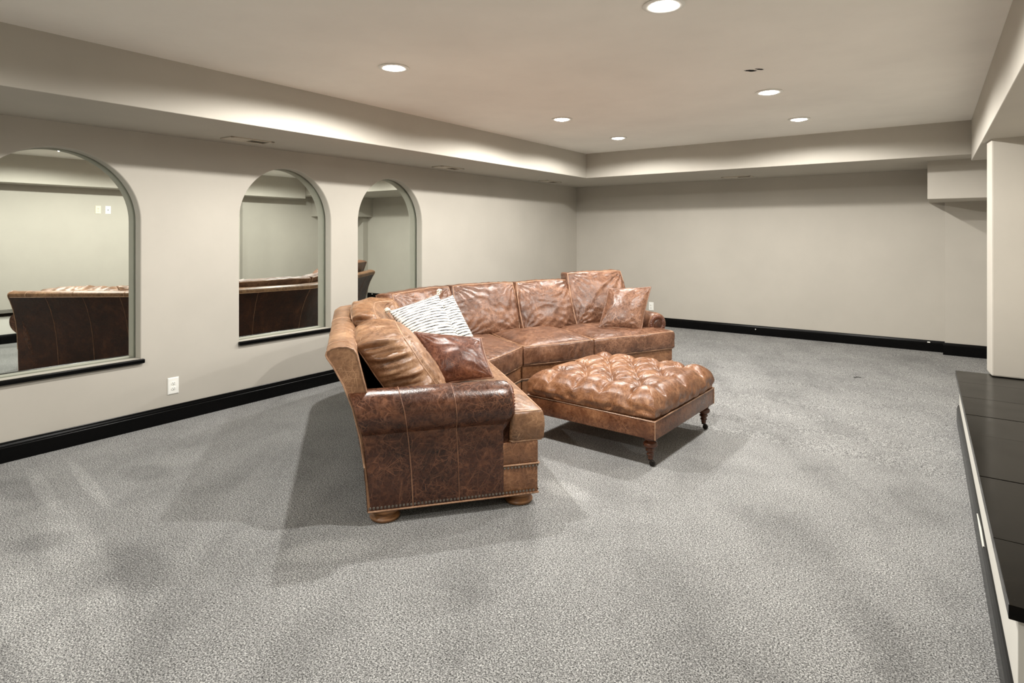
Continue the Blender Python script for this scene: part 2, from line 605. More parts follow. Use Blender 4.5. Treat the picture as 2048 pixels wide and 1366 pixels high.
structure('ceiling', MB().box(XL - 0.2, XR + 0.2, YF - 0.2, YB + 0.2, ZC, ZC + 0.12), M['ceil'])
# dropped soffits around the raised ceiling
structure('trim_1', MB().box(XL - 0.05, TX0, YF - 0.05, TY1, ZS, ZC + 0.02), M['wall'], bevel=0.004)
structure('trim_2', MB().box(XL - 0.05, XR + 0.05, TY1, YB + 0.02, ZS, ZC + 0.02), M['wall'], bevel=0.004)
structure('trim_3', MB().prism([(bx_(YF), YF - 0.02), (XR + 0.05, YF - 0.02), (XR + 0.05, TY1 - 0.005), (bx_(TY1), TY1 - 0.005)], ZBEAM, ZC + 0.02), M['wall'], bevel=0.004)
structure('trim_4', MB().box(-0.114, XR + 0.05, 7.30, YB + 0.02, 1.752, ZS + 0.01), M['wall'], bevel=0.004)
structure('wall_column', MB().prism([(0.288, 5.42), (XR + 0.03, 5.42), (XR + 0.03, 5.62), (0.271, 5.62)], 0.395, ZBEAM + 0.01).prism([(0.292, 5.516), (XR + 0.03, 5.516), (XR + 0.03, 5.612), (0.290, 5.612)], 0.0, 0.40), M['wall'], bevel=0.010)

# baseboards: moulded black board
def baseboard(name, p0, p1, nrm, h=0.124, parent=None):
    prof = [(0.0, 0.0), (0.017, 0.0), (0.017, h - 0.034), (0.014, h - 0.030), (0.013, h - 0.022), (0.009, h - 0.012), (0.007, h - 0.003), (0.005, h), (0.0, h)]
    nx, ny = nrm
    v, f = [], []
    for (x, y) in (p0, p1):
        for d, z in prof:
            v.append((x + nx * d, y + ny * d, fz(y) + z))
    n = len(prof)
    for i in range(n):
        f.append((i, (i + 1) % n, n + (i + 1) % n, n + i))
    f += [tuple(range(n))[::-1], tuple(range(n, 2 * n))]
    o = mesh(name, v, f, M['black'], parent, smooth=False)
    if parent is None:
        o['kind'] = 'structure'
    return o
baseboard('baseboard_left', (XL, YF), (XL, 4.2), (1, 0))
baseboard('baseboard_left', (XL, 4.2), (XL, YB), (1, 0))
bb_back = baseboard('baseboard_back', (XL, YB), (XJ, YB), (0, -1))
baseboard('baseboard_jog', (XJ - 0.017, YJ), (XR, YJ), (0, -1), 0.132)
baseboard('baseboard_right', (XR, YF), (XR, 2.15), (-1, 0))
baseboard('baseboard_front', (XL, YF), (XR, YF), (0, 1))
for (x, z, w, h) in ((-1.985, 0.148, 0.010, 0.012), (-0.13, 0.176, 0.026, 0.012)):
    MB().prism([(x, YB - 0.0185), (x + w, YB - 0.0185), (x + w * 0.8, YB - 0.0165), (x, YB - 0.0165)], z, z + h).build('paint_chip', M['plate'], bb_back, smooth=False)

# ------------------------------------------------------------ mirrors in the arched niches
def arched_mirror(a, label, yaw, d):
    c, hw, z0, zs, za = a
    root = empty('arched_mirror', (XL - d, c, z0), label, 'mirror', 'arched wall mirrors')
    pts = arch_outline(c, hw, z0, zs, za, 48, 0.03)
    cy, sy = cos(yaw), sin(yaw)
    def P(y, z, dx):
        return (XL - d + dx * cy - (y - c) * sy, c + (y - c) * cy + dx * sy, z)
    n = len(pts)
    v = [P(y, z, 0.0) for y, z in pts] + [P(y, z, -0.006) for y, z in pts]
    f = [tuple(range(n)), tuple(range(n, 2 * n))[::-1]] + [(i, (i + 1) % n, n + (i + 1) % n, n + i) for i in range(n)]
    mesh('mirror_glass', v, f, M['mirror'], root, smooth=False)
    mb = MB().box(XL - 0.002, XL + 0.030, c - hw - 0.012, c + hw + 0.02, z0 - 0.030, z0 + 0.001)
    mb.build('sill', M['black'], root, smooth=True, bevel=0.007)
    return root
arched_mirror(ARCHES[0], 'widest arched wall mirror with black sill, above the white wall outlet', 0.0, T + 0.012)
arched_mirror(ARCHES[1], 'arched wall mirror between the two others, sofa back reflected across its lower half', 0.0, T + 0.012)
arched_mirror(ARCHES[2], 'arched wall mirror nearest the back wall, partly hidden behind the sofa', 0.0, T + 0.012)

# ------------------------------------------------------------ black topped ledge along the right wall
def ledge():
    root = empty('ledge', (0.35, 3.8, 0.0), 'low built-in ledge with black plank top and white riser beside the column', 'ledge')
    y0, y1 = 2.135, 5.49
    ov = 0.022
    poly = [(lx_(y0) + ov, y0), (XR - 0.003, y0), (XR - 0.003, y1), (lx_(y1) + ov, y1)]
    MB().prism(poly, 0.0, 0.353).build('riser', M['white'], root, smooth=False, bevel=0.002)
    cuts = [2.108, 2.545, 3.16, 3.80, 4.20, 4.64, 5.10, 5.512]
    for a, b in zip(cuts, cuts[1:]):
        a2, b2 = a + (0.002 if a > 2.2 else 0), b - 0.002
        dz = random.uniform(-0.0012, 0.0012)
        pl = [(lx_(a2), a2), (XR - 0.003, a2), (XR - 0.003, b2), (lx_(b2), b2)]
        MB().prism(pl, 0.353, 0.393 + dz).build('plank', M['boards'], root, smooth=False, bevel=0.0015)
    # moulded black baseboard along the riser and the near end
    h = 0.118
    prof = [(0.0, 0.0), (0.016, 0.0), (0.016, h - 0.03), (0.011, h - 0.012), (0.006, h), (0.0, h)]
    v, f = [], []
    nb = len(prof)
    for y in (y0 - 0.0, y1):
        for d, z in prof:
            v.append((lx_(y) + ov - d, y, z + fz(y)))
    for i in range(nb):
        f.append((i, (i + 1) % nb, nb + (i + 1) % nb, nb + i))
    f += [tuple(range(nb))[::-1], tuple(range(nb, 2 * nb))]
    bbo = mesh('baseboard', v, f, M['black'], root, smooth=False)
    bbo['label'] = 'black moulded baseboard with a torn upper edge'
    pts = [(3.12, 0.119), (3.14, 0.104), (3.18, 0.096), (3.23, 0.098), (3.29, 0.106), (3.38, 0.110), (3.47, 0.119), (3.30, 0.123)]
    n = len(pts)
    v = [(lx_(y) + ov - 0.0135, y, z) for y, z in pts] + [(lx_(y) + ov + 0.001, y, z) for y, z in pts]
    f = [tuple(range(n)), tuple(range(n, 2 * n))[::-1]] + [(i, (i + 1) % n, n + (i + 1) % n, n + i) for i in range(n)]
    sm = mesh('paint_patch', v, f, M['white'], root, smooth=False)
    sm['label'] = 'bare white patch where the black paint came off'
    return root
ledge()

# ------------------------------------------------------------ recessed ceiling lights
def make_light(x, y, label, group='recessed ceiling lights', power=1.0):
    root = empty('recessed_light', (x, y, ZC), label, 'ceiling light', group)
    prof = [(0.060, -0.0005), (0.092, -0.001), (0.096, -0.004), (0.090, -0.007), (0.072, -0.008), (0.062, -0.004)]
    v, f = [], []
    seg = 40
    for r, h in prof:
        for k in range(seg):
            v.append((r * cos(2 * pi * k / seg), r * sin(2 * pi * k / seg), h))
    m = len(prof)
    for i in range(m):
        j = (i + 1) % m
        for k in range(seg):
            k2 = (k + 1) % seg
            f.append((i * seg + k, i * seg + k2, j * seg + k2, j * seg + k))
    mesh('trim_ring', v, f, M['plate'], root, local=True)
    mb = MB().lathe([(0.066, -0.003), (0.064, -0.005), (0.050, -0.011), (0.030, -0.016), (0.001, -0.018)], 0, 0, 36)
    mb.build('lens', M['lens'], root, local=True)
    ld = bpy.data.lights.new('lamp', 'SPOT')
    ld.shadow_soft_size = 0.03
    ld.energy = LAMP_W * power
    ld.color = LAMP_COL
    ld.spot_size = radians(171)
    ld.spot_blend = 0.2
    lo = bpy.data.objects.new('lamp', ld)
    lo.location = (0, 0, -0.032)
    link(lo)
    lo.parent = root
    return root
l0 = make_light(-2.79, 2.61, 'recessed light in front of the nearest mirror end, on the mirror side of the ceiling', power=1.12)
spots = [
    (-1.03, 2.62, 'biggest-looking recessed light, cut by the upper edge of the picture', 1.12),
    (-2.80, 4.67, 'middle one of the three recessed lights on the mirror side', 0.95),
    (-1.03, 4.67, 'recessed light close to the torn ceiling hole', 0.95),
    (-2.85, 5.94, 'recessed light nearest the corner of the raised ceiling', 0.62),
    (-1.05, 5.93, 'recessed light nearest the back soffit on the ledge side', 0.62),
]
def dim(o, k):
    for ch in o.children:
        if ch.type == 'LIGHT':
            ch.data = ch.data.copy()
            ch.data.energy = LAMP_W * k
for x, y, lb, k in spots:
    o = copy_tree(l0)
    o.location = (x, y, ZC)
    o['label'] = lb
    dim(o, k)
for x, y, k in ((-2.79, -0.45, 0.75), (-1.03, -0.45, 0.6)):  # unseen fixtures, added to light the near carpet and the tray's near side
    o = copy_tree(l0)
    dim(o, k)
    o.location = (x, y, ZC)
    o['label'] = 'added recessed light, unseen behind the camera, ' + ('mirror side' if x < -2 else 'ledge side')
    o['group'] = 'added recessed lights behind the camera'

# torn hole where a detector was taken down
hr = empty('ceiling_hole', (-0.972, 3.99, ZC), 'small torn black hole left in the ceiling by a removed fitting', 'hole')
def blob(name, cx, cy, rx, ry, rot, seed, mat, h, parent):
    rnd = random.Random(seed)
    n = 18
    pts = []
    for k in range(n):
        a = 2 * pi * k / n
        q = 1 + rnd.uniform(-0.22, 0.22)
        x, y = rx * q * cos(a), ry * q * sin(a)
        pts.append((cx + x * cos(rot) - y * sin(rot), cy + x * sin(rot) + y * cos(rot)))
    v = [(x, y, 0.001) for x, y in pts] + [(x, y, -h) for x, y in pts]
    f = [tuple(range(n)), tuple(range(n, 2 * n))[::-1]] + [(i, (i + 1) % n, n + (i + 1) % n, n + i) for i in range(n)]
    return mesh(name, v, f, mat, parent, local=True, smooth=False)
blob('torn_opening', -0.018, 0.004, 0.036, 0.020, 0.75, 3, M['hole'], 0.0015, hr)
blob('torn_opening', 0.036, 0.000, 0.030, 0.012, 0.9, 5, M['hole'], 0.0015, hr)
blob('torn_opening', -0.048, -0.022, 0.006, 0.005, 0.3, 8, M['hole'], 0.0015, hr)
blob('plaster_scar', 0.008, 0.002, 0.070, 0.045, 0.6, 11, M['ceil'], 0.0007, hr)

# ------------------------------------------------------------ soffit vents
def make_vent(x, y, rz, label):
    root = empty('soffit_vent', (x, y, ZS), label, 'vent', 'soffit air vents', rz)
    mb = MB()
    L, W = 0.36, 0.155
    for (a, b, c, d) in ((-W / 2, W / 2, -L / 2, -L / 2 + 0.026), (-W / 2, W / 2, L / 2 - 0.026, L / 2),
                         (-W / 2, -W / 2 + 0.026, -L / 2, L / 2), (W / 2 - 0.026, W / 2, -L / 2, L / 2)):
        mb.box(a, b, c, d, -0.008, 0.0005)
    mb.build('vent_frame', M['ventm'], root, local=True, smooth=False)
    MB().box(-W / 2 + 0.02, W / 2 - 0.02, -L / 2 + 0.02, L / 2 - 0.02, -0.0015, 0.0005).build('duct_opening', M['hole'], root, local=True, smooth=False)
    half = (L - 0.052) / 2
    for side in (-1, 1):
        for k in range(7):
            xx = -W / 2 + 0.033 + k * 0.0148
            tl = 0.007 * side
            y0, y1 = (-L / 2 + 0.026, -0.004) if side < 0 else (0.004, L / 2 - 0.026)
            v = [(xx - tl, y0, -0.001), (xx + tl, y0, -0.008), (xx + tl, y1, -0.008), (xx - tl, y1, -0.001)]
            v += [(p[0] + 0.0015, p[1], p[2]) for p in v]
            mesh('louver', v, [(0, 1, 2, 3), (7, 6, 5, 4), (0, 4, 5, 1), (1, 5, 6, 2), (2, 6, 7, 3), (3, 7, 4, 0)], M['ventm'], root, local=True, smooth=False)
    MB().box(-W / 2 + 0.02, W / 2 - 0.02, -0.004, 0.004, -0.008, 0.0).build('divider', M['ventm'], root, local=True, smooth=False)
    return root
v0 = make_vent(-4.375, 2.57, 0, 'soffit air vent above the gap between the first two mirrors')
for x, y, rz, lb in ((-4.40, 4.92, 0, 'soffit air vent above the far edge of the third mirror'),
                     (-4.40, 7.02, 0, 'soffit air vent nearest the back corner, over the mirror wall'),
                     (-2.11, 7.85, pi / 2, 'soffit air vent on the back soffit, over the bare back wall')):
    o = copy_tree(v0)
    o.location = (x, y, ZS)
    o.rotation_euler = (0, 0, rz)
    o['label'] = lb

# ------------------------------------------------------------ wall plates
def plate(loc, rz, label, kind, mat, w=0.074, h=0.119, name='wall_outlet', cat='outlet'):
    """local +x out of the wall, y along it, z up"""
    root = empty(name, loc, label, cat, None, rz)
    mb = MB()
    mb.add([(0, -w / 2, -h / 2), (0, w / 2, -h / 2), (0, w / 2, h / 2), (0, -w / 2, h / 2),
            (0.004, -w / 2, -h / 2), (0.004, w / 2, -h / 2), (0.004, w / 2, h / 2), (0.004, -w / 2, h / 2),
            (0.008, -w / 2 + .006, -h / 2 + .006), (0.008, w / 2 - .006, -h / 2 + .006), (0.008, w / 2 - .006, h / 2 - .006), (0.008, -w / 2 + .006, h / 2 - .006)],
           [(0, 3, 2, 1), (8, 9, 10, 11)] + [(i, (i + 1) % 4, 4 + (i + 1) % 4, 4 + i) for i in range(4)] + [(4 + i, 4 + (i + 1) % 4, 8 + (i + 1) % 4, 8 + i) for i in range(4)])
    mb.build('cover_plate', mat, root, local=True, smooth=False)
    if kind == 'duplex':
        for s in (-1, 1):
            zc = s * 0.0195
            v, f = [], []
            n = 20
            for xx, sc in ((0.007, 1.0), (0.0105, 1.0), (0.0115, 0.9)):
                for k in range(n):
                    a = 2 * pi * k / n
                    v.append((xx, 0.0165 * sc * cos(a), zc + max(-0.0125, min(0.0125, 0.0165 * sin(a))) * sc))
            for i in range(2):
                for k in range(n):
                    f.append((i * n + k, i * n + (k + 1) % n, (i + 1) * n + (k + 1) % n, (i + 1) * n + k))
            f.append(tuple(range(2 * n, 3 * n)))
            rec = mesh('receptacle', v, f, mat, root, local=True, smooth=False)
            hb = MB().box(0.0108, 0.0122, -0.0075, -0.0052, zc - 0.001, zc + 0.007).box(0.0108, 0.0122, 0.0052, 0.0075, zc - 0.001, zc + 0.006).box(0.0108, 0.0122, -0.0026, 0.0026, zc - 0.0088, zc - 0.004)
            hb.build('slots', M['hole'], rec, local=True, smooth=False)
        MB().dome((0.008, 0, 0), (1, 0, 0), 0.0035, 0.002, 8).build('screw', M['ivory'], root, local=True)
    else:
        MB().dome((0.0075, 0, 0), (1, 0, 0), 0.008, 0.007, 12).build('jack', M['caster'], root, local=True)
        for s in (-1, 1):
            MB().dome((0.008, 0, s * 0.042), (1, 0, 0), 0.0035, 0.0015, 8).build('screw', M['ivory'], root, local=True)
    return root
plate((XL, 2.148, 0.267), 0, 'white duplex outlet below the nearest mirror, just above the black baseboard', 'duplex', M['plate'], 0.080, 0.124)
plate((-3.43, YB, 0.352), -pi / 2, 'white outlet on the back wall just past the far sofa arm', 'duplex', M['plate'])
plate((XR, 3.61, 1.763), pi, 'ivory outlet high on the ledge-side wall, seen only in the nearest mirror', 'duplex', M['ivory'])
plate((XR, 3.74, 1.763), pi, 'white cable plate beside the ivory outlet, seen only in the mirror', 'jack', M['plate'], name='cable_plate', cat='wall plate')

# ------------------------------------------------------------ curved sectional sofa
d1 = Vector((cos(radians(141)), sin(radians(141)), 0)); n1 = Vector((sin(radians(141)), -cos(radians(141)), 0))
d3 = Vector((0.5, 0.8660, 0)); n3 = Vector((0.8660, -0.5, 0))
FA0 = Vector((-1.69, 2.588, 0)); LN = 1.25
FA1 = FA0 + d1 * LN
FC0 = Vector((-2.775, 3.99, 0)); LF = 1.54
LW = 1.20
DT = 1.06
BA1 = FA1 - n1 * DT
BC0 = FC0 - n3 * DT
wa = BA1 + d1 * 0.55
wb = BC0 - d3 * 0.50
wpoly = [BA1, wa, wb, BC0]
wl = [(wpoly[i + 1] - wpoly[i]).length for i in range(3)]
def wback(u):
    d = u * sum(wl)
    for i in range(3):
        if d <= wl[i] or i == 2:
            return wpoly[i].lerp(wpoly[i + 1], d / wl[i])
        d -= wl[i]
def wsmooth(u):
    k = 0.06
    a = [wback(min(1, max(0, u + k * (j / 3.0)))) for j in range(-3, 4)]
    s = Vector((0, 0, 0))
    for p in a:
        s += p
    w = min(1.0, u / k, (1 - u) / k) if 0 < u < 1 else 0
    return wback(u).lerp(s / 7, w)
TOT = LN + LW + LF
def P(sig, v, z):
    """sig runs along the sofa from the near end, v goes from its front to its back"""
    if sig <= LN:
        p = FA0 + d1 * sig - n1 * v
    elif sig >= LN + LW:
        p = FC0 + d3 * (sig - LN - LW) - n3 * v
    else:
        u = (sig - LN) / LW
        f = FA1.lerp(FC0, u)
        p = f + (wsmooth(u) - f) * (v / DT)
    return Vector((p.x, p.y, z + fz(p.y)))
sofa = empty('sectional_sofa', (-2.9, 3.4, 0), 'curved brown leather sectional sofa with rolled arms on grey carpet', 'sofa')

def nz(x, y, z=0.0):
    return noise.noise(Vector((x, y, z)))
def ridge(x, y, z=0.0):
    return 1 - abs(noise.noise(Vector((x, y, z)))) * 2
def wrinkle(u, v, seed, amp, au=3.0, av=3.0):
    w = nz(u * 0.9 + seed, v * 0.9, seed * 1.7) * 0.9
    r = ridge(u * au + w * 2 + seed * 3, v * av + w * 2, seed)
    r = max(0.0, r) ** 3
    return amp * (nz(u * 1.6 + seed, v * 1.6, seed) * 0.8 + r * 0.7)
def pleats(u, v, seed, amp, reach=0.55):
    t = 0.0
    for k, (cu, cv) in enumerate(((-1, -1), (1, -1), (1, 1), (-1, 1))):
        dx, dy = u - cu, v - cv
        d = sqrt(dx * dx + dy * dy)
        a = math.atan2(abs(dy) + 1e-6, abs(dx) + 1e-6)
        g = exp(-(d / reach) ** 2) * min(1.0, d / 0.12)
        t += g * sin(a * 17 + seed * 7 + k * 2 + nz(d * 4, a * 2, seed) * 2.5)
    return amp * t

def slab(pos, nu, nv, e0, ft, fb, nside=6, bu=0.0, bv=0.0, boxn=2.0, corner=0.06, concave=0.0, th0=pi / 2, side_noise=0.9):
    """closed cushion. pos(u, v, h): h is the height above its middle plane."""
    V, Fc, UV = [], [], []
    def shape(u, v):
        uu = u * sqrt(max(0, 1 - corner * v * v)) * (1 - concave * (1 - v * v))
        vv = v * sqrt(max(0, 1 - corner * u * u)) * (1 - concave * (1 - u * u))
        return uu, vv
    def sheet(sign, fn):
        base = len(V)
        for j in range(nv + 1):
            for i in range(nu + 1):
                u, v = -1 + 2 * i / nu, -1 + 2 * j / nv
                u, v = sin(u * pi / 2) * 0.45 + u * 0.55, sin(v * pi / 2) * 0.45 + v * 0.55
                su, sv = shape(u, v)
                V.append(pos(su, sv, sign * (e0 + fn(u, v))))
                UV.append((u * 0.5 + 0.5, v * 0.5 + 0.5))
        return base
    a = sheet(1, ft)
    idx = lambda i, j: j * (nu + 1) + i
    for j in range(nv):
        for i in range(nu):
            Fc.append((a + idx(i, j), a + idx(i + 1, j), a + idx(i + 1, j + 1), a + idx(i, j + 1)))
    b = sheet(-1, fb)
    for j in range(nv):
        for i in range(nu):
            Fc.append((b + idx(i, j), b + idx(i, j + 1), b + idx(i + 1, j + 1), b + idx(i + 1, j)))
    per = [(i, 0) for i in range(nu)] + [(nu, j) for j in range(nv)] + [(i, nv) for i in range(nu, 0, -1)] + [(0, j) for j in range(nv, 0, -1)]
    prev = [a + idx(i, j) for i, j in per]
    top_loop = list(prev)
    for k in range(1, nside):
        th = th0 - (th0 + pi / 2) * k / nside
        out = abs(cos(th)) ** (2 / boxn)
        hh = e0 * (abs(sin(th)) ** (2 / boxn)) * (1 if th >= 0 else -1)
        if th0 < 1.5:
            c0 = cos(th0)
            out = (cos(th if th > 0 else th * 0.5) - c0) / (1 - c0)
            hh = e0 * (sin(th) / sin(th0) if th > 0 else sin(th))
        cur = []
        for i, j in per:
            u, v = -1 + 2 * i / nu, -1 + 2 * j / nv
            u, v = sin(u * pi / 2) * 0.45 + u * 0.55, sin(v * pi / 2) * 0.45 + v * 0.55
            su, sv = shape(u, v)
            eu = su * (1 + bu * out) if abs(u) > 0.999 else su * (1 + bu * out * abs(su) ** 6)
            ev = sv * (1 + bv * out) if abs(v) > 0.999 else sv * (1 + bv * out * abs(sv) ** 6)
            cur.append(len(V))
            wn = 1 + side_noise * noise.noise(Vector((u * 7.0, v * 7.0, k * 0.35)))
            V.append(pos(su + (eu - su) * wn, sv + (ev - sv) * wn, hh))
            UV.append((u * 0.5 + 0.5, v * 0.5 + 0.5))
        n = len(per)
        for q in range(n):
            Fc.append((prev[q], cur[q], cur[(q + 1) % n], prev[(q + 1) % n]))
        prev = cur
    last = [b + idx(i, j) for i, j in per]
    n = len(per)
    for q in range(n):
        Fc.append((prev[q], last[q], last[(q + 1) % n], prev[(q + 1) % n]))
    return V, Fc, UV, [V[i] for i in top_loop], [V[i] for i in last]
def add_cushion(name, args, mat, parent, pip_mat, pip_r=0.005, both=True, label=None):
    V, Fc, UV, tl, bl = args
    o = mesh(name, V, Fc, mat, parent, smooth='all', uvs=UV, recalc=True)
    if label:
        o['label'] = label
    if pip_mat is not None:
        mb = MB().tube(tl, pip_r, 6, True)
        if both:
            mb.tube(bl, pip_r, 6, True)
        off = wloc(parent)
        mb.v = [tuple(Vector(p) - off) for p in mb.v]
        pm = mesh('piping', mb.v, mb.f, pip_mat, o, smooth='all', local=True)
    return o

# --- base: lower skirt and upper rail on each module, welt and nailheads between
def ring_profile(s0, s1, v0, v1, ns):
    front = [(s0 + (s1 - s0) * i / ns, v0) for i in range(ns + 1)]
    back = [(s1 - (s1 - s0) * i / ns, v1) for i in range(ns + 1)]
    return front + back
def module_prism(s0, s1, v0, v1, z0, z1, ns=1):
    rp = ring_profile(s0, s1, v0, v1, ns)
    n = len(rp)
    v = [P(s, vv, z0) for s, vv in rp] + [P(s, vv, z1) for s, vv in rp]
    f = [(i, (i + 1) % n, n + (i + 1) % n, n + i) for i in range(n)]
    # caps as quads strips
    h = n // 2
    for i in range(h - 1):
        f.append((i + 1, i, n - 1 - i, n - 2 - i))
        f.append((n + i, n + i + 1, 2 * n - 2 - i, 2 * n - 1 - i))
    return v, f
MODS = [(0.004, LN - 0.006, 1), (LN + 0.006, LN + LW - 0.008, 8), (LN + LW + 0.008, TOT - 0.004, 1)]
for s0, s1, ns in MODS:
    v, f = module_prism(s0, s1, 0.004, 0.80, 0.065, 0.216, ns)
    mesh('base_skirt', v, f, M['lea_base'], sofa, bevel=0.006)
    v, f = module_prism(s0 + 0.001, s1 - 0.001, 0.0, 0.80, 0.218, 0.335, ns)
    mesh('base_rail', v, f, M['lea_base'], sofa, bevel=0.012)
    k = 12
    line = [P(s0, 0.19, 0.218)] + [P(s0 + (s1 - s0) * i / k, -0.003, 0.218) for i in range(k + 1)]
    MB().tube(line, 0.0045, 6).build('base_welt', M['welt'], sofa)
    line = [P(s0 + (s1 - s0) * i / k, 0.002, 0.067) for i in range(k + 1)] + [P(s1, 0.19, 0.067)]
    if s0 < 0.1:
        line = [P(s0 - 0.004, 0.86, 0.067), P(s0 - 0.004, 0.4, 0.067), P(s0 - 0.004, 0.19, 0.067)] + line
    MB().tube(line, 0.005, 6).build('base_welt', M['welt'], sofa)
nb = MB()
def nails(pts_fn, length, z, nrm, step=0.0175):
    k = int(length / step)
    for i in range(k + 1):
        nb.dome(pts_fn(i / k, z), nrm, 0.0074, 0.0055, 7)
nails(lambda t, z: P(-0.0005, 0.03 + 0.82 * t, z), 0.82, 0.083, -d1)
nails(lambda t, z: P(0.0035, 0.012 + 0.17 * t, z), 0.17, 0.207, -d1)
for z in (0.083, 0.206):
    nails(lambda t, zz: P(0.01 + (LN - 0.02) * t, 0.0035, zz), LN - 0.02, z, n1)
    nails(lambda t, zz: P(LN + 0.01 + (LW - 0.02) * t, 0.0035, zz), 0.6, z, Vector((0.985, 0.17, 0)))
    nails(lambda t, zz: P(LN + LW + 0.01 + (LF - 0.02) * t, 0.0035, zz), LF - 0.02, z, n3)
nt_ = nb.build('nailhead_trim', M['nail'], sofa)
nt_['kind'] = 'stuff'
nt_['label'] = 'rows of small dark metal nailheads'

# --- rolled arms
BPROF = [(0.86, 0.065), (0.866, 0.16), (0.876, 0.28), (0.896, 0.42), (0.93, 0.56), (0.975, 0.68), (1.020, 0.765), (1.045, 0.802),
         (1.054, 0.822), (1.050, 0.838), (1.030, 0.851), (0.995, 0.858), (0.955, 0.856), (0.925, 0.842), (0.908, 0.815),
         (0.885, 0.72), (0.85, 0.58), (0.82, 0.45), (0.80, 0.34), (0.80, 0.065)]
def vb(z):
    for (va, za), (vc, zc) in zip(BPROF, BPROF[1:9]):
        if z <= zc:
            return va + (vc - va) * max(0.0, z - za) / (zc - za)
    return 1.05
RC, RR = (0.062, 0.533), 0.108
def arm_profile():
    pr = [(0.0, 0.065), (-0.001, 0.14), (0.0, 0.24), (0.003, 0.33), (0.006, 0.40), (0.010, 0.432)]
    for k in range(25):
        a = radians(228 - (228 + 48) * k / 24)
        pr.append((RC[0] + RR * cos(a), RC[1] + RR * sin(a)))
    pr += [(0.168, 0.425), (0.172, 0.30), (0.172, 0.065)]
    return pr
def arm(sfun, mat, label, seams):
    pr = arm_profile()
    rows = [(0.00, 0.80), (0.0, 0.93), (0.012, 0.985), (0.03, 1.0)] + [(t, 1.0) for t in (0.1, 0.2, 0.3, 0.4, 0.5, 0.6, 0.7, 0.8, 0.9, 1.0)]
    V, F_ = [], []
    n = len(pr)
    for ri, (t, scl) in enumerate(rows):
        for (q, z) in pr:
            roll = z > 0.43
            q2, z2 = q, z
            if roll:
                q2 = RC[0] + (q - RC[0]) * scl
                z2 = RC[1] + (z - RC[1]) * scl
            else:
                q2 = 0.086 + (q - 0.086) * (0.5 + 0.5 * scl)
            vf = 0.188 - (0.022 if roll else 0.0)
            if roll:
                vf -= (0.022, 0.014, 0.004, 0.0)[ri] if ri < 4 else 0.0
            v = vf + (vb(z2) - 0.012 - vf) * t
            bul = 0.0
            if roll and 0 < t < 1:
                bul = 0.004 * nz(t * 6, q * 20, z * 9) 
            V.append(P(sfun(q2 - bul), v, z2 + bul + (0.006 * sin(t * pi) * 0 if roll else 0)))
    for r in range(len(rows) - 1):
        for i in range(n):
            j = (i + 1) % n
            F_.append((r * n + i, r * n + j, (r + 1) * n + j, (r + 1) * n + i))
    F_.append(tuple(range(n))[::-1])
    F_.append(tuple((len(rows) - 1) * n + i for i in range(n)))
    o = mesh('arm', V, F_, mat, sofa, smooth=True)
    o['label'] = label
    off = wloc(sofa)
    for t in seams:
        pts = []
        for (q, z) in pr[:-2]:
            vf = 0.188
            pts.append(P(sfun(q - 0.0005), vf + (vb(z) - vf) * t, z))
        mb = MB().tube(pts, 0.0028, 6)
        mb.v = [tuple(Vector(p) - off) for p in mb.v]
        mesh('seam', mb.v, mb.f, M['welt_dark'], o, local=True)
    # scrolled front: pleated ring around a button disc ringed with nailheads
    V, F_ = [], []
    seg = 96
    prof = [(0.090, 0.150), (0.088, 0.140), (0.080, 0.134), (0.068, 0.132), (0.056, 0.136), (0.046, 0.146)]
    for ri, (r, v) in enumerate(prof):
        for k in range(seg):
            a = 2 * pi * k / seg
            rr = r + (0.001 * sin(a * 30) if 0 < ri < 5 else 0)
            vv = v + ((0, 0.0015, 0.005, 0.006, 0.004, 0)[ri] * sin(a * 30))
            V.append(P(sfun(RC[0] + rr * cos(a)), vv, RC[1] + rr * sin(a)))
    for i in range(len(prof) - 1):
        for k in range(seg):
            F_.append((i * seg + k, i * seg + (k + 1) % seg, (i + 1) * seg + (k + 1) % seg, (i + 1) * seg + k))
    F_.append(tuple(range((len(prof) - 1) * seg, len(prof) * seg)))
    V = [Vector(p) - off for p in V]
    mesh('scroll_face', V, F_, M['lea_rust'], o, local=True, smooth='all')
    V, F_ = [], []
    seg = 32
    for r, v in ((0.046, 0.152), (0.044, 0.141), (0.030, 0.136), (0.002, 0.134)):
        for k in range(seg):
            a = 2 * pi * k / seg
            V.append(P(sfun(RC[0] + r * cos(a)), v, RC[1] + r * sin(a)) - off)
    for i in range(3):
        for k in range(seg):
            F_.append((i * seg + k, i * seg + (k + 1) % seg, (i + 1) * seg + (k + 1) % seg, (i + 1) * seg + k))
    F_.append(tuple(range(3 * seg, 4 * seg)))
    mesh('scroll_button', V, F_, M['lea_dark'], o, local=True, smooth='all')
    mb = MB()
    nr = (P(sfun(0.08), 0.1, 0.5) - P(sfun(0.08), 0.2, 0.5))
    for k in range(22):
        a = 2 * pi * k / 22
        mb.dome(P(sfun(RC[0] + 0.049 * cos(a)), 0.148, RC[1] + 0.049 * sin(a)) - off, nr, 0.005, 0.004, 6)
    mb.build('scroll_nails', M['nail'], o, local=True)
    return o
arm(lambda q: q, M['lea_arm'], 'near rolled arm of dark, heavily scuffed leather', (0.34, 0.68))
arm(lambda q: TOT - q, M['lea_mid'], 'far rolled arm with pleated scroll front', (0.5,))

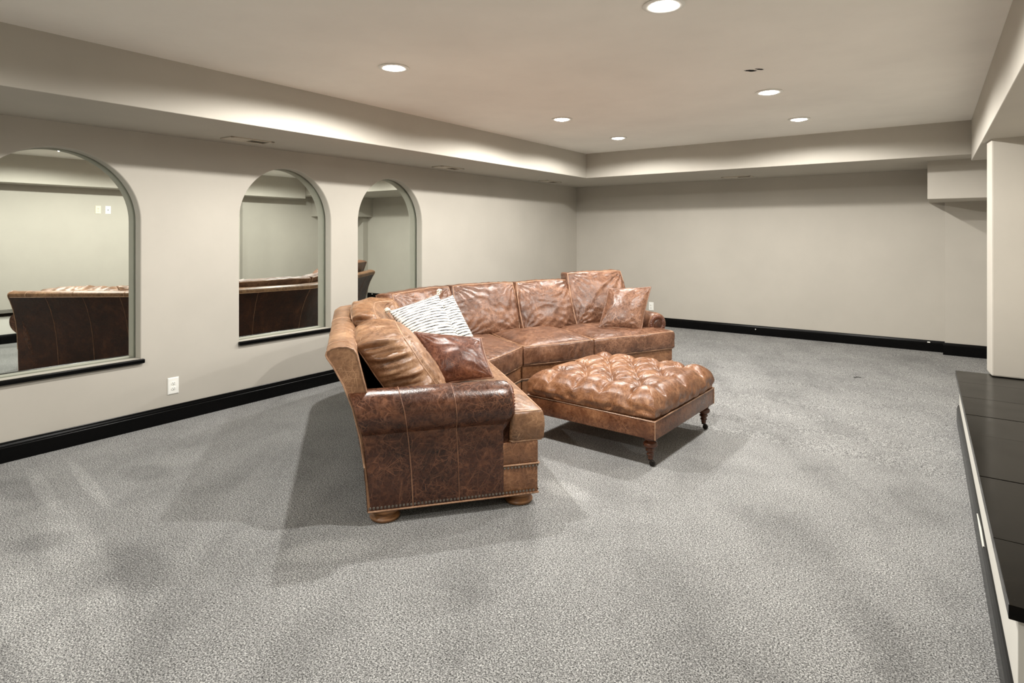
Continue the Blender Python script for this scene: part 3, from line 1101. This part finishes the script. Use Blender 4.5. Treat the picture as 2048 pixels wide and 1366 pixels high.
# --- back frame following the curve
sig = [0.0, 0.006, 0.3, 0.6, 0.9, 1.2, LN] + [LN + LW * i / 24 for i in range(1, 24)] + [LN + LW, LN + LW + 0.4, LN + LW + 0.8, LN + LW + 1.2, TOT - 0.006, TOT]
def back_part(lo, hi, mat, name, close):
    V, F_ = [], []
    pr = BPROF[lo:hi]
    n = len(pr)
    for s in sig:
        for v, z in pr:
            V.append(P(s + 0.072 * max(0, (z - 0.2)) * (1 if s < 0.06 else (-1 if s > TOT - 0.06 else 0)), v, z))
    for r in range(len(sig) - 1):
        for i in range(n if close else n - 1):
            j = (i + 1) % n
            F_.append((r * n + i, (r + 1) * n + i, (r + 1) * n + j, r * n + j))
    if close:
        F_.append(tuple(range(n)))
        F_.append(tuple((len(sig) - 1) * n + i for i in range(n))[::-1])
    return mesh(name, V, F_, mat, sofa, smooth=True)
bk = back_part(0, len(BPROF), M['lea_tan'], 'back_frame', True)
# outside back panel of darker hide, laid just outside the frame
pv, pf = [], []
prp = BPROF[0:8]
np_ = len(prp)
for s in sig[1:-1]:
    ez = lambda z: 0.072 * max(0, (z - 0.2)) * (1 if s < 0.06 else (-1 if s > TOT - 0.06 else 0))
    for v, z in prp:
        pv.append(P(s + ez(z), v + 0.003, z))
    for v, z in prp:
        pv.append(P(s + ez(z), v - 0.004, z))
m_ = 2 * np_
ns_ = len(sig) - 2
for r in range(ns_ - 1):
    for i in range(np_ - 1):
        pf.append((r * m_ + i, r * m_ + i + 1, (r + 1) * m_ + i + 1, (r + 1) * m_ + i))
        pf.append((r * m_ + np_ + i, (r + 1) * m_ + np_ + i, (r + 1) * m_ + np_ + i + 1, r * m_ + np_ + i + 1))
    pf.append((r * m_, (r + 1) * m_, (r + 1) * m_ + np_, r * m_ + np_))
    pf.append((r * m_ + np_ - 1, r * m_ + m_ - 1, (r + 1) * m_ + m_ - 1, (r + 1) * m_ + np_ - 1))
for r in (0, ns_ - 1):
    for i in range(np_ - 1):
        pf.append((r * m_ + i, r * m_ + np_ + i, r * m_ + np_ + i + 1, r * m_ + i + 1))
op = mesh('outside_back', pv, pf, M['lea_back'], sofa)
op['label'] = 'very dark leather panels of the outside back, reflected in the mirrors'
off = wloc(sofa)
for s in [0.38, 0.72, 1.06] + [LN + LW * t for t in (0.03, 0.24, 0.5, 0.76, 0.97)] + [LN + LW + t for t in (0.4, 0.8, 1.2)]:
    mb = MB().tube([P(s, v + 0.0035, z) for v, z in BPROF[0:8]], 0.0028, 6)
    mb.v = [tuple(Vector(p) - off) for p in mb.v]
    mesh('seam', mb.v, mb.f, M['welt_dark'], op, local=True)
for s in (0.2, 0.62, 1.1, LN + 0.28, LN + 0.9, LN + LW + 0.1, LN + LW + 0.7, LN + LW + 1.3):
    mb = MB().tube([P(s, v, z) for v, z in BPROF[7:15]], 0.003, 6)
    mb.v = [tuple(Vector(p) - off) for p in mb.v]
    mesh('seam', mb.v, mb.f, M['welt'], bk, local=True)
for s in (0.0, TOT):
    mb = MB().tube([P(s + 0.072 * max(0, (z - 0.2)) * (1 if s < 1 else -1), v, z) for v, z in BPROF[2:18]], 0.0042, 6)
    mb.v = [tuple(Vector(p) - off) for p in mb.v]
    mesh('seam', mb.v, mb.f, M['welt'], bk, local=True)
mb = MB().tube([P(s, 1.049, 0.803) for s in [0.06] + sig[2:-2] + [TOT - 0.06]], 0.0042, 6)
mb.v = [tuple(Vector(p) - off) for p in mb.v]
mesh('seam', mb.v, mb.f, M['welt'], bk, local=True)

# --- seat cushions
SZ0, SZ1 = 0.337, 0.487
def seat(s0, s1, v0, v1, mat, seed, crown, tee=0, wedge=False):
    e0 = (SZ1 - SZ0) / 2
    zc = (SZ0 + SZ1) / 2
    def pos(u, v, h):
        vv = v0 + (v1 - v0) * (v + 1) / 2
        a, b = s0, s1
        k = min(1.0, max(0.0, (vv - 0.150) / 0.02))
        if tee == 1:
            a = s0 + 0.184 * k
        elif tee == 2:
            b = s1 - 0.184 * k
        s = a + (b - a) * (u + 1) / 2
        return P(s, vv, zc + h)
    def ft(u, v):
        f = max(0, (1 - abs(u) ** 3.0) * (1 - abs(v) ** 3.0)) ** 0.7
        return crown * f + (wrinkle(u, v, seed, 0.007, 2.6, 3.4) + pleats(u, v, seed, 0.0035)) * min(1, 6 * f)
    fb = lambda u, v: 0.0
    return slab(pos, 52, 46, e0, ft, fb, 8, 0.024, 0.04, 2.6, 0.03)
seats = [
    (0.006, LN - 0.008, -0.022, 0.70, M['lea_tan'], 1.3, 0.034, 1, 'tan seat cushion wrapping the near arm'),
    (LN + 0.008, LN + LW - 0.012, -0.022, 0.72, M['lea_mid'], 2.6, 0.040, 0, 'corner seat cushion'),
    (LN + LW + 0.010, LN + LW + 0.672, -0.022, 0.70, M['lea_mid'], 4.1, 0.052, 0, 'plump middle seat cushion with wrinkled front'),
    (LN + LW + 0.684, TOT - 0.006, -0.022, 0.70, M['lea_mid'], 5.7, 0.040, 2, 'seat cushion wrapping the far arm'),
]
for s0, s1, v0, v1, mt, sd, cr, tee, lb in seats:
    add_cushion('seat_cushion', seat(s0, s1, v0, v1, mt, sd, cr, tee), mt, sofa, M['welt'], 0.0048, True, lb)

# --- loose back cushions
def backc(s0, s1, z0, z1, v0, v1, th, seed, crown, amp=0.010, sag=0.0, skew=0.0, soft=0.0):
    """v0 / v1: depth of the middle plane at the bottom and at the top"""
    def pos(u, v, h):
        t = (v + 1) / 2
        s = s0 + (s1 - s0) * (u + 1) / 2 + skew * t
        z = z0 + (z1 - z0) * t - sag * (1 - u * u) * t + 0.25 * h * (v1 - v0) / (z1 - z0) + 0.006 * nz(u * 2.2, v * 2, seed + 9) * (1 if v > 0 else 0)
        return P(s, v0 + (v1 - v0) * t - h, z)
    def ft(u, v):
        f = max(0, (1 - abs(u) ** 2.6) * (1 - abs(v) ** 2.8)) ** 0.6
        return crown * f * (1 + 0.15 * (1 - v)) + (wrinkle(u, v, seed, amp, 2.2, 2.6) + pleats(u, v, seed, 0.0075, 0.8)) * min(1, 5 * f)
    def fb(u, v):
        return 0.02 * max(0, (1 - u * u) * (1 - v * v))
    return slab(pos, 46, 46, th, ft, fb, 8, 0.05 + soft * 0.10, 0.05 + soft * 0.08, 2.3 - soft * 0.3, 0.07 + soft * 0.10)
LFS = LN + LW
backs = [
    (0.215, 0.93, 0.475, 0.850, 0.552, 0.798, 0.120, 11.0, 0.055, M['lea_tan'], 'tan back cushion beside the near arm'),
    (0.96, LN + 0.46, 0.475, 0.885, 0.70, 0.86, 0.075, 12.2, 0.045, M['lea_tan'], 'tan back cushion, second from the near arm'),
    (LN + 0.47, LN + 0.98, 0.475, 0.920, 0.74, 0.90, 0.066, 13.4, 0.045, M['lea_mid'], 'back cushion at the bend behind the striped pillows'),
    (LN + 0.99, LFS + 0.305, 0.475, 0.925, 0.73, 0.90, 0.068, 14.1, 0.050, M['lea_mid'], 'back cushion just past the striped pillows'),
    (LFS + 0.315, LFS + 0.90, 0.475, 0.925, 0.70, 0.88, 0.070, 15.9, 0.055, M['lea_mid'], 'deeply creased back cushion'),
    (LFS + 0.87, LFS + 1.52, 0.490, 0.990, 0.67, 0.865, 0.066, 17.3, 0.055, M['lea_mid'], 'tallest back cushion, behind the loose brown pillow'),
]
for s0, s1, z0, z1, v0, v1, th, sd, cr, mt, lb in backs:
    add_cushion('back_cushion', backc(s0, s1, z0, z1, v0, v1, th, sd, cr, 0.010, soft=1.0 if sd < 13 else 0.0), mt, sofa, M['welt'], 0.0045, True, lb)

# --- bun feet
FOOT = [(0.048, 0.0), (0.070, 0.004), (0.075, 0.014), (0.070, 0.024), (0.060, 0.029), (0.058, 0.034), (0.070, 0.040), (0.077, 0.050), (0.074, 0.062), (0.05, 0.067)]
for s, v in ((0.075, 0.775), (0.085, 0.085), (LN - 0.1, 0.09), (LN - 0.1, 0.76), (LN + LW / 2, 0.09), (LN + 0.3, 0.76), (LFS - 0.3, 0.76), (LFS + 0.1, 0.09), (LFS + 0.1, 0.76), (TOT - 0.09, 0.09), (TOT - 0.09, 0.76)):
    p = P(s, v, 0)
    MB().lathe(FOOT, p.x, p.y, 28, p.z).build('bun_foot', M['foot'], sofa)

# ------------------------------------------------------------ throw pillows
def pillow(name, label, corners, mat, crown, seed, pip=None, amp=0.006, concave=0.05, lift=0.0, flip=False, cat='pillow', group=None, puff_back=0.8):
    A, B, Cc, D = [Vector(c) for c in corners]     # top-left, top-right, bottom-right, bottom-left as seen from the front
    nrm = (B - A).cross(A - D).normalized() * -1
    if nrm.dot(Vector((0, 0, CAM_H)) - A) < 0:
        nrm = -nrm
    ctr = (A + B + Cc + D) / 4
    root = empty(name, ctr, label, cat, group)
    def pos(u, v, h):
        s, t = (u + 1) / 2, (v + 1) / 2
        lo = D.lerp(Cc, s)
        hi = A.lerp(B, s)
        return lo.lerp(hi, t) + nrm * h
    def ft(u, v):
        f = max(0, (1 - u * u) * (1 - v * v)) ** 0.55
        return crown * f + (wrinkle(u, v, seed, amp, 2.0, 2.0) + pleats(u, v, seed, 0.005, 0.6)) * min(1, 4 * f)
    def fb(u, v):
        f = max(0, (1 - u * u) * (1 - v * v)) ** 0.55
        return crown * puff_back * f
    V, Fc, UV, tl, bl = slab(pos, 44, 44, 0.004, ft, fb, 4, 0.0, 0.0, 2.0, 0.02, concave)
    mesh('pillow_body', V, Fc, mat, root, smooth='all', uvs=UV)
    if pip:
        MB().tube([(Vector(a) + Vector(b)) / 2 for a, b in zip(tl, bl)], 0.0065, 6, True).build('piping', pip, root, smooth='all')
    return root, A, B, Cc, D, nrm

def tassel(root, at, dirv, seed):
    rnd = random.Random(seed)
    at = Vector(at)
    dirv = Vector(dirv).normalized()
    mb = MB()
    for k in range(9):
        c = at + dirv * rnd.uniform(0.0, 0.03) + Vector((rnd.uniform(-1, 1), rnd.uniform(-1, 1), rnd.uniform(-1, 1))) * 0.008
        pts = []
        ax = Vector((rnd.uniform(-1, 1), rnd.uniform(-1, 1), rnd.uniform(-0.3, 1))).normalized()
        bx = ax.orthogonal().normalized()
        for j in range(10):
            a = 2 * pi * j / 10
            pts.append(c + ax * (0.012 * cos(a)) + bx * (0.009 * sin(a)))
        mb.tube(pts, 0.0045, 5, True)
    mb.build('tassel', M['cotton'], root, smooth='all')
r2, A, B, Cc, D, nr = pillow('striped_pillow', 'striped cotton pillow standing on edge behind the front striped one, touching the brown back cushion',
       [(-3.352, 3.403, 0.833), (-3.227, 3.665, 0.906), (-2.949, 3.619, 0.567), (-3.049, 3.350, 0.483)], M['stripe'], 0.065, 21.0, amp=0.004, group='striped pillows at the bend')
r1, A1, B1, C1, D1, nr1 = pillow('striped_pillow', 'front black-and-white striped cotton pillow facing out, between the tan cushion and rust pillow',
       [(-3.345, 3.076, 0.828), (-3.148, 3.402, 0.94), (-2.85, 3.37, 0.566), (-3.027, 3.058, 0.523)], M['stripe'], 0.075, 23.0, amp=0.004, group='striped pillows at the bend')
tassel(r1, B1, B1 - D1, 3)
tassel(r1, A1, A1 - C1, 4)
pillow('leather_pillow', 'dark rust leather pillow leaning behind the near arm, in front of the striped pillow',
       [(-2.667, 2.664, 0.791), (-2.316, 2.892, 0.757), (-2.162, 2.818, 0.549), (-2.415, 2.575, 0.511)], M['lea_rust'], 0.075, 25.0, M['welt_dark'], group='leather throw pillows')
pillow('leather_pillow', 'brown leather pillow leaning against the tallest back cushion by the far arm',
       [(-2.603, 5.211, 0.878), (-2.231, 5.355, 0.901), (-2.223, 5.115, 0.526), (-2.564, 4.93, 0.541)], M['lea_mid'], 0.075, 27.0, M['welt_dark'], group='leather throw pillows')

# ------------------------------------------------------------ tufted ottoman
ON = Vector((-1.377, 3.365, 0))
oex = Vector((-0.9989, 0.047, 0))
oey = Vector((0.047, 0.9989, 0))
OW, OL = 0.95, 0.98
octr = ON + oex * (OW / 2) + oey * (OL / 2)
otto = empty('tufted_ottoman', (octr.x, octr.y, 0), 'square button-tufted brown leather ottoman on turned wooden legs in front of the sofa', 'ottoman')
def OP(x, y, z):
    p = ON + oex * x + oey * y
    return Vector((p.x, p.y, z + fz(p.y)))
v = []
for z, ins in ((0.176, 0.0), (0.288, 0.0)):
    for x, y in ((ins, ins), (OW - ins, ins), (OW - ins, OL - ins), (ins, OL - ins)):
        v.append(OP(x, y, z))
ap = mesh('apron', v, [(3, 2, 1, 0), (4, 5, 6, 7), (0, 1, 5, 4), (1, 2, 6, 5), (2, 3, 7, 6), (3, 0, 4, 7)], M['lea_apron'], otto, bevel=0.005)
off = wloc(otto)
for x, y in ((0, 0), (OW, 0), (OW, OL), (0, OL)):
    mb = MB().tube([OP(x, y, 0.178), OP(x, y, 0.287)], 0.003, 6)
    mb.v = [tuple(Vector(p) - off) for p in mb.v]
    mesh('seam', mb.v, mb.f, M['welt'], ap, local=True)
mb = MB().tube([OP(x, y, 0.289) for x, y in ((0, 0), (OW, 0), (OW, OL), (0, OL))], 0.005, 6, True)
mb.build('welt', M['welt'], otto)
btn = []
for j in range(5):
    y = 0.165 + (OL - 0.33) * j / 4
    if j % 2 == 0:
        xs = [0.165 + (OW - 0.33) * i / 3 for i in range(4)]
    else:
        xs = [0.165 + (OW - 0.33) * (i + 0.5) / 3 for i in range(3)]
    for x in xs:
        btn.append((x, y, j))
segs = []
for i, (x, y, j) in enumerate(btn):
    for (x2, y2, j2) in btn[i + 1:]:
        if abs(j2 - j) == 1 and abs(x2 - x) < 0.13:
            segs.append(((x, y), (x2, y2)))
for x, y, j in btn:
    if j == 0:
        segs.append(((x, y), (x, -0.03)))
    if j == 4:
        segs.append(((x, y), (x, OL + 0.03)))
for j in (0, 2, 4):
    y = 0.165 + (OL - 0.33) * j / 4
    segs.append(((0.165, y), (-0.03, y)))
    segs.append(((OW - 0.165, y), (OW + 0.03, y)))
def sdist(px, py, s):
    (ax, ay), (bx, by) = s
    dx, dy = bx - ax, by - ay
    t = max(0, min(1, ((px - ax) * dx + (py - ay) * dy) / (dx * dx + dy * dy)))
    return math.hypot(px - ax - t * dx, py - ay - t * dy), t
def otop(u, v):
    x, y = (u + 1) / 2 * OW, (v + 1) / 2 * OL
    ed = min(x, OW - x, y, OL - y)
    f = 1 - (1 - min(1, max(0, ed) / 0.10)) ** 2
    h = 0.055 * f
    dep = 0.0
    for bx, by, j in btn:
        d = math.hypot(x - bx, y - by)
        if d < 0.2:
            dep = max(dep, 0.060 * exp(-(d / 0.040) ** 1.2))
            a = math.atan2(y - by, x - bx)
            h += 0.0030 * exp(-((d - 0.05) / 0.035) ** 2) * sin(a * 15 + bx * 30)
    for s in segs:
        d, t = sdist(x, y, s)
        if d < 0.07:
            dep = max(dep, 0.026 * exp(-d / 0.010) + 0.016 * exp(-(d / 0.042) ** 2))
    return h - dep * min(1, 0.35 + f) + 0.004 * nz(x * 9, y * 9, 3.3) * f
def opos(u, v, h):
    x, y = (u + 1) / 2 * OW, (v + 1) / 2 * OL
    return OP(x, y, 0.351 + h)
V, Fc, UV, tl, bl = slab(lambda u, v, h: opos(u * 0.972, v * 0.972, h), 150, 150, 0.062, otop, lambda u, v: 0.0, 12, 0.045, 0.045, 2.0, 0.03, 0.0, radians(40))
oc = mesh('tufted_cushion', V, Fc, M['lea_otto'], otto, smooth='all')
for bx, by, j in btn:
    p = opos(bx / OW * 2 - 1, by / OL * 2 - 1, 0.062 + otop(bx / OW * 2 - 1, by / OL * 2 - 1))
    q = opos((bx / OW * 2 - 1) * 0.972, (by / OL * 2 - 1) * 0.972, 0.062 + otop(bx / OW * 2 - 1, by / OL * 2 - 1))
    MB().dome(q - off + Vector((0, 0, -0.003)), (0, 0, 1), 0.013, 0.009, 12).build('button', M['lea_base'], oc, local=True, smooth='all')
LEG = [(0.010, 0.0), (0.010, 0.0), (0.014, 0.040), (0.017, 0.050), (0.0175, 0.062), (0.022, 0.066), (0.024, 0.072), (0.020, 0.077), (0.019, 0.083), (0.026, 0.090), (0.030, 0.097),
       (0.026, 0.103), (0.023, 0.108), (0.030, 0.113), (0.041, 0.122), (0.045, 0.133), (0.041, 0.144), (0.030, 0.151), (0.034, 0.157), (0.040, 0.163), (0.040, 0.178)]
for x, y in ((0.055, 0.055), (OW - 0.055, 0.055), (OW - 0.055, OL - 0.055), (0.055, OL - 0.055)):
    p = OP(x, y, 0)
    lg = MB().lathe([(r, h) for r, h in LEG if h >= 0.04], p.x, p.y, 28, p.z).build('leg', M['legw'], otto)
    cb = MB()
    w = p + Vector((0.014, -0.006, 0.019)) - off
    cb.lathe([(0.0145, 0.034), (0.0150, 0.046)], (p - off).x, (p - off).y, 16, (p - off).z)
    # fork and wheel
    for sy in (-0.009, 0.009):
        cb.tube([p - off + Vector((0.0, sy, 0.038)), w + Vector((0, sy, 0))], 0.004, 6)
    ring, fcs = [], []
    for yy, rr in ((-0.006, 0.016), (-0.004, 0.019), (0.004, 0.019), (0.006, 0.016)):
        for k in range(18):
            a = 2 * pi * k / 18
            ring.append((w.x + rr * cos(a), w.y + yy, w.z + rr * sin(a)))
    for i in range(3):
        for k in range(18):
            fcs.append((i * 18 + k, i * 18 + (k + 1) % 18, (i + 1) * 18 + (k + 1) % 18, (i + 1) * 18 + k))
    fcs += [tuple(range(18)), tuple(range(54, 72))]
    cb.add(ring, fcs)
    co = cb.build('caster', M['caster'], lg, local=True)

# small scrap lying on the carpet
def scrap():
    x, y = -0.645, 6.49
    z = fz(y)
    root = empty('carpet_scrap', (x, y, z), 'tiny dark scrap lying alone on the carpet before the back wall', 'scrap')
    MB().tube([(x - 0.028, y - 0.02, z + 0.003), (x, y + 0.002, z + 0.006), (x + 0.028, y + 0.018, z + 0.003)], 0.003, 5).build('scrap_strip', M['caster'], root)
scrap()
